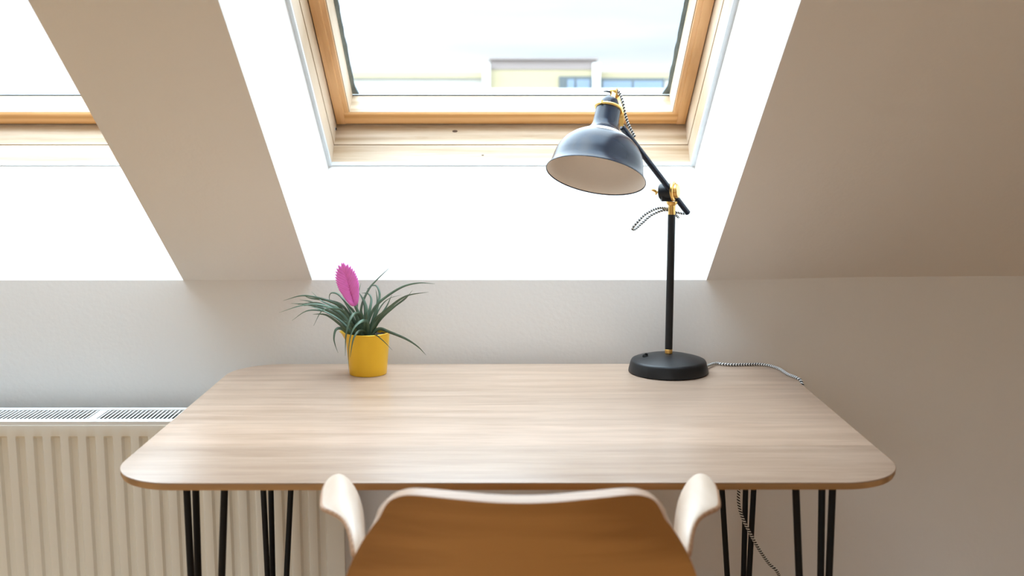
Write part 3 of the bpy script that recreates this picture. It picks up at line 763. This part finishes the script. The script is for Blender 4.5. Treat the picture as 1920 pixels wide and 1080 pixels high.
mb = MB(); hh = z3 - z2
mb.lathe([(0, 0), (.0080, 0), (.0078, hh * .75), (.0095, hh * .8), (.0125, hh), (.0125, hh + .003), (0, hh + .003)], (lx, LY, z2), seg=32)
autosmooth(mb.build('upper_collar', M['brass'], lamp), 40)
# swivel joint
jc = P(1251, 359, LY - .004)
jn = Vector((.90, -.42, .06)).normalized()
mb = MB(); mb.lathe([(0, -.0165), (.0155, -.0165), (.0175, -.0145), (.0175, .0105), (0, .0105)], jc, jn, 40)
mb.box((jc.x - .013, jc.y - .011, z3 + .0035), (jc.x + .011, jc.y + .011, jc.z))
jt = autosmooth(mb.build('swivel_joint', M['lamp_base'], lamp), 40)
mb = MB(); mb.lathe([(0, .0105), (.0195, .0105), (.0215, .0125), (.0215, .0165), (.0195, .018), (.0175, .018), (.017, .0165), (.0155, .0165), (.0155, .0225), (.014, .025), (0, .025)], jc, jn, 48)
autosmooth(mb.build('joint_cap', M['brass'], jt), 35)
mb = MB(); mb.lathe([(0, -.019), (.006, -.019), (.006, -.0165), (0, -.0165)], jc, jn, 20)
mb.tube([jc - jn * .019, jc - jn * .024], .0035, 14)
wn = jc - jn * .024
mb.tube([wn, wn + Vector((-.007, -.002, .004)), wn + Vector((-.012, -.003, .0045))], [.0032, .0030, .0012], 12)
mb.tube([wn, wn + Vector((-.002, -.003, -.006))], [.003, .0018], 12)
autosmooth(mb.build('wing_nut', M['brass'], jt), 50)
# arm
rimc = P(1117, 330, 2.11)
sax = Vector((-.195, -.375, -.905)).normalized()
SL = .148
nk = rimc - sax * SL                        # top of the neck
ay0, ay1 = 2.262, 2.20
a0 = P(1290, 400, 2.285); a1 = P(1166, 238, 2.168)
mb = MB(); dA = (a1 - a0).normalized()
mb.tube([a0, a0 + dA * .0015, a1 - dA * .0015, a1], [.005, .0064, .0064, .005], 24)
autosmooth(mb.build('arm', M['lamp'], lamp), 40)
# shade
pro = [(.0235, -.001), (.0255, .0), (.0262, .030), (.0270, .036), (.0295, .043), (.0345, .0495), (.0430, .0565), (.0545, .0635), (.0665, .0715), (.0770, .082), (.0850, .0945), (.0900, .108), (.0925, .120), (.0942, .131), (.0965, .139), (.1005, .1455), (.1025, SL)]
inn = [(r - .0014, t - .0005) for r, t in pro[::-1]]
mb = MB(); mb.lathe(pro + [(pro[-1][0] - .0002, SL + .0008), (pro[-1][0] - .0012, SL + .0008), (pro[-1][0] - .0014, SL - .0005)], nk, sax, 112)
shade = autosmooth(mb.build('lamp_shade', M['lamp'], lamp), 60)
mb = MB(); mb.lathe([(r - .0016, t - .0012) for r, t in pro[3:]] , nk, sax, 112)
li = autosmooth(mb.build('shade_lining', M['lining'], shade), 60); li['label'] = 'off-white inside of the shade'
mb = MB(); mb.lathe([(0, .034), (.0255, .034)], nk, sax, 48); mb.lathe([(.015, .034), (.015, .058), (.013, .06), (0, .06)], nk, sax, 32)
autosmooth(mb.build('bulb_socket', M['lining'], shade), 40)
def torus(c, axis, R, r, seg=56, ms=14):
    ax_ = Vector(axis).normalized(); a = ax_.cross(Vector((0, 1, 0))).normalized(); b = ax_.cross(a); vs = []
    for i in range(seg):
        q = 2 * pi * i / seg; d = a * cos(q) + b * sin(q)
        for k in range(ms):
            w = 2 * pi * k / ms; vs.append(c + d * (R + r * cos(w)) + ax_ * (r * sin(w)))
    fs = [(i * ms + k, i * ms + (k + 1) % ms, ((i + 1) % seg) * ms + (k + 1) % ms, ((i + 1) % seg) * ms + k) for i in range(seg) for k in range(ms)]
    return vs, fs
mb = MB(); mb.add(*torus(nk - sax * .002, sax, .0262, .0032))
mb.lathe([(0, -.003), (.024, -.003), (.024, -.001), (0, -.001)], nk, sax, 48)
sp_ = nk + (Vector((-.6, -.8, 0)) - sax * Vector((-.6, -.8, 0)).dot(sax)).normalized() * .0275 - sax * .002
mb.tube([sp_ - sax * .004, sp_ + sax * .003], .0035, 14)
autosmooth(mb.build('neck_ring', M['brass'], lamp), 50)
mb = MB(); R0 = .0205
mb.lathe([(R0, -.002), (R0 * 1.0, -.008), (R0 * .95, -.015), (R0 * .80, -.0215), (R0 * .5, -.026), (0, -.028)], nk, sax, 40)
autosmooth(mb.build('socket_cap', M['lamp'], lamp), 60)
# yoke: brass strap from the ring over the cap to a pivot on the arm end
pv = P(1151, 172, (nk - sax * .045).y)
fs_ = nk - sax * .003 + Vector((.001, -.020, .004))
b1 = P(1147, 200, fs_.y)
def strap(pts, w, th, wdir):
    c = spline(pts, 8); vs = []; N = len(c); wd = Vector(wdir).normalized()
    for i, p in enumerate(c):
        t = (c[min(i + 1, N - 1)] - c[max(i - 1, 0)]).normalized(); s = (wd - t * wd.dot(t)).normalized(); n_ = s.cross(t)
        vs += [p - s * w - n_ * th, p + s * w - n_ * th, p + s * w + n_ * th, p - s * w + n_ * th]
    fs = [(4 * i + k, 4 * i + (k + 1) % 4, 4 * i + 4 + (k + 1) % 4, 4 * i + 4 + k) for i in range(N - 1) for k in range(4)] + [(0, 1, 2, 3), (4 * N - 1, 4 * N - 2, 4 * N - 3, 4 * N - 4)]
    return vs, fs
mb = MB()
mb.add(*strap([b1, (b1 + pv) / 2 + Vector((0, -.002, 0)), pv + Vector((0, -.004, .001))], .0044, .0013, (1, .2, 0)))
back = nk - sax * .002 + Vector((.012, .0265, .010))
mb.add(*strap([pv + Vector((.001, -.004, .001)), pv + Vector((.003, .012, .001)), P(1160, 190, nk.y + .02), P(1166, 215, a1.y), a1 + dA * .002], .0042, .0013, (1, -.1, 0)))
mb.lathe([(0, -.007), (.0068, -.007), (.0075, -.006), (.0075, .006), (.0068, .007), (0, .007)], pv, (1, -.35, 0), 28)
autosmooth(mb.build('yoke', M['brass'], lamp, bevel=.0004), 50)
mb = MB(); q = pv + Vector((-.006, -.003, -.001)); mb.tube([q, q + Vector((-.009, -.003, .0015)), q + Vector((-.016, -.003, .0015))], [.002, .0016, .0008], 10)
autosmooth(mb.build('pivot_screw', M['steel'], lamp), 60)
def cord(pts, r=.0031, n=10, seg=12):
    c = spline(pts, n); m_ = MB(); m_.tube(c, r, seg); o = m_.build('cord', M['braid'], lamp, smooth=True, uv=True)
    o['label'] = 'black and white braided cord'; return o
cord([pv + Vector((.004, 0, .003)), P(1162, 175, pv.y + .005), P(1168, 193, 2.18), P(1172, 213, 2.18), P(1179, 235, 2.19), P(1190, 256, 2.20)], .0029)
cord([P(1272, 408, 2.30), P(1262, 398, 2.283), P(1250, 391, 2.284), P(1232, 391, 2.272), P(1210, 402, 2.258), P(1195, 417, 2.250), P(1186, 428, 2.252), P(1190, 430, 2.262), P(1203, 419, 2.272), P(1222, 403, 2.28), P(1245, 394, 2.285), P(1262, 397, 2.292), P(1283, 401, 2.300)], .0028)
tz = TOP + .0038
cord([lb + Vector((.084, .016, .0075)), PZ(1341, 681.5, TOP + .0045), PZ(1356, 683, tz), PZ(1375, 684, tz), PZ(1400, 683.5, tz), PZ(1425, 683.2, tz), PZ(1447, 686.5, tz), PZ(1464, 693, tz), PZ(1477, 701.5, tz),
      Vector((.6225, 2.192, TOP + .0040)), Vector((.6300, 2.178, TOP - .003)), Vector((.6300, 2.165, TOP - .03)), Vector((.605, 2.135, TOP - .10)), Vector((.55, 2.10, TOP - .17)), P(1392, 905, 2.088), P(1385, 925, 2.085), P(1386, 950, 2.082), P(1394, 975, 2.078), P(1408, 1003, 2.076), P(1423, 1030, 2.08), P(1441, 1056, 2.09), P(1461, 1080, 2.10),
      Vector((.63, 2.20, .20)), Vector((.74, 2.30, .05)), Vector((.86, 2.34, .004)), Vector((1.1, 2.35, .004))], .0032, 14)

# ------------------------------------------------------------------ houses across the street
mb = MB(); mb.box((-90, 3.2, -9.2), (90, 120, -9)); struct(mb.build('ground', M['ground']))
BY = 24.0
def ft(u, v, Y=BY): return P(u, v, Y)
def fbox(mb, u0, v0, u1, v1, y0, y1):
    a, b = ft(u0, v0, y0), ft(u1, v1, y0)
    mb.box((a.x, y0, b.z), (b.x, y1, a.z))
house = empty('apartment_building', (0, BY + 4, -9))
tag(house, 'pale overexposed apartment building with rooftop penthouse seen through the middle skylight', 'building')
zr = ft(953, 137).z; zl = ft(953, 165).z
mb = MB(); mb.box((-7.5, BY, -9), (9, BY + 9, ft(953, 144).z)); mb.build('wall', M['render_pale'], house)
mb = MB(); fbox(mb, 640, 135.5, 905, 146, BY - .1, BY + 8.8); mb.build('yellow_fascia', M['render_yellow'], house)
mb = MB(); fbox(mb, 1126, 135.5, 1300, 146, BY - .1, BY + 8.8); mb.build('yellow_fascia', M['render_yellow'], house)
mb = MB(); fbox(mb, 920, 130, 1112, 166, BY - .5, BY + 6); mb.build('penthouse', M['render_yellow'], house)
mb = MB(); fbox(mb, 920, 111, 1118, 130, BY - .52, BY + 6); mb.build('cladding_band', M['render_rose'], house)
mb = MB(); fbox(mb, 917, 108.5, 1122, 111.5, BY - .6, BY + 6.1); mb.build('coping', M['render_rose'], house)
for u in (905, 1112):
    mb = MB(); fbox(mb, u, 118, u + 13, 172, BY - .7, BY - .52); mb.build('column', M['roof_white'], house)
mb = MB(); fbox(mb, 600, 166, 1340, 200, BY - 1.3, BY - 1.1); mb.build('balcony_parapet', M['roof_white'], house)
for (u0, u1, v0) in ((1048, 1110, 143), (1127, 1246, 146)):
    mb = MB(); fbox(mb, u0, v0, u1, 167, BY - .56, BY - .50); fr = mb.build('window', M['frame_far'], house)
    mb = MB(); fbox(mb, u0 + (16 if u0 < 1100 else 4), v0 + 6, (u0 + u1) / 2 - 2, 167, BY - .60, BY - .57); fbox(mb, (u0 + u1) / 2 + 2, v0 + 6, u1 - 4, 167, BY - .60, BY - .57); mb.build('pane', M['pane_far'], fr)
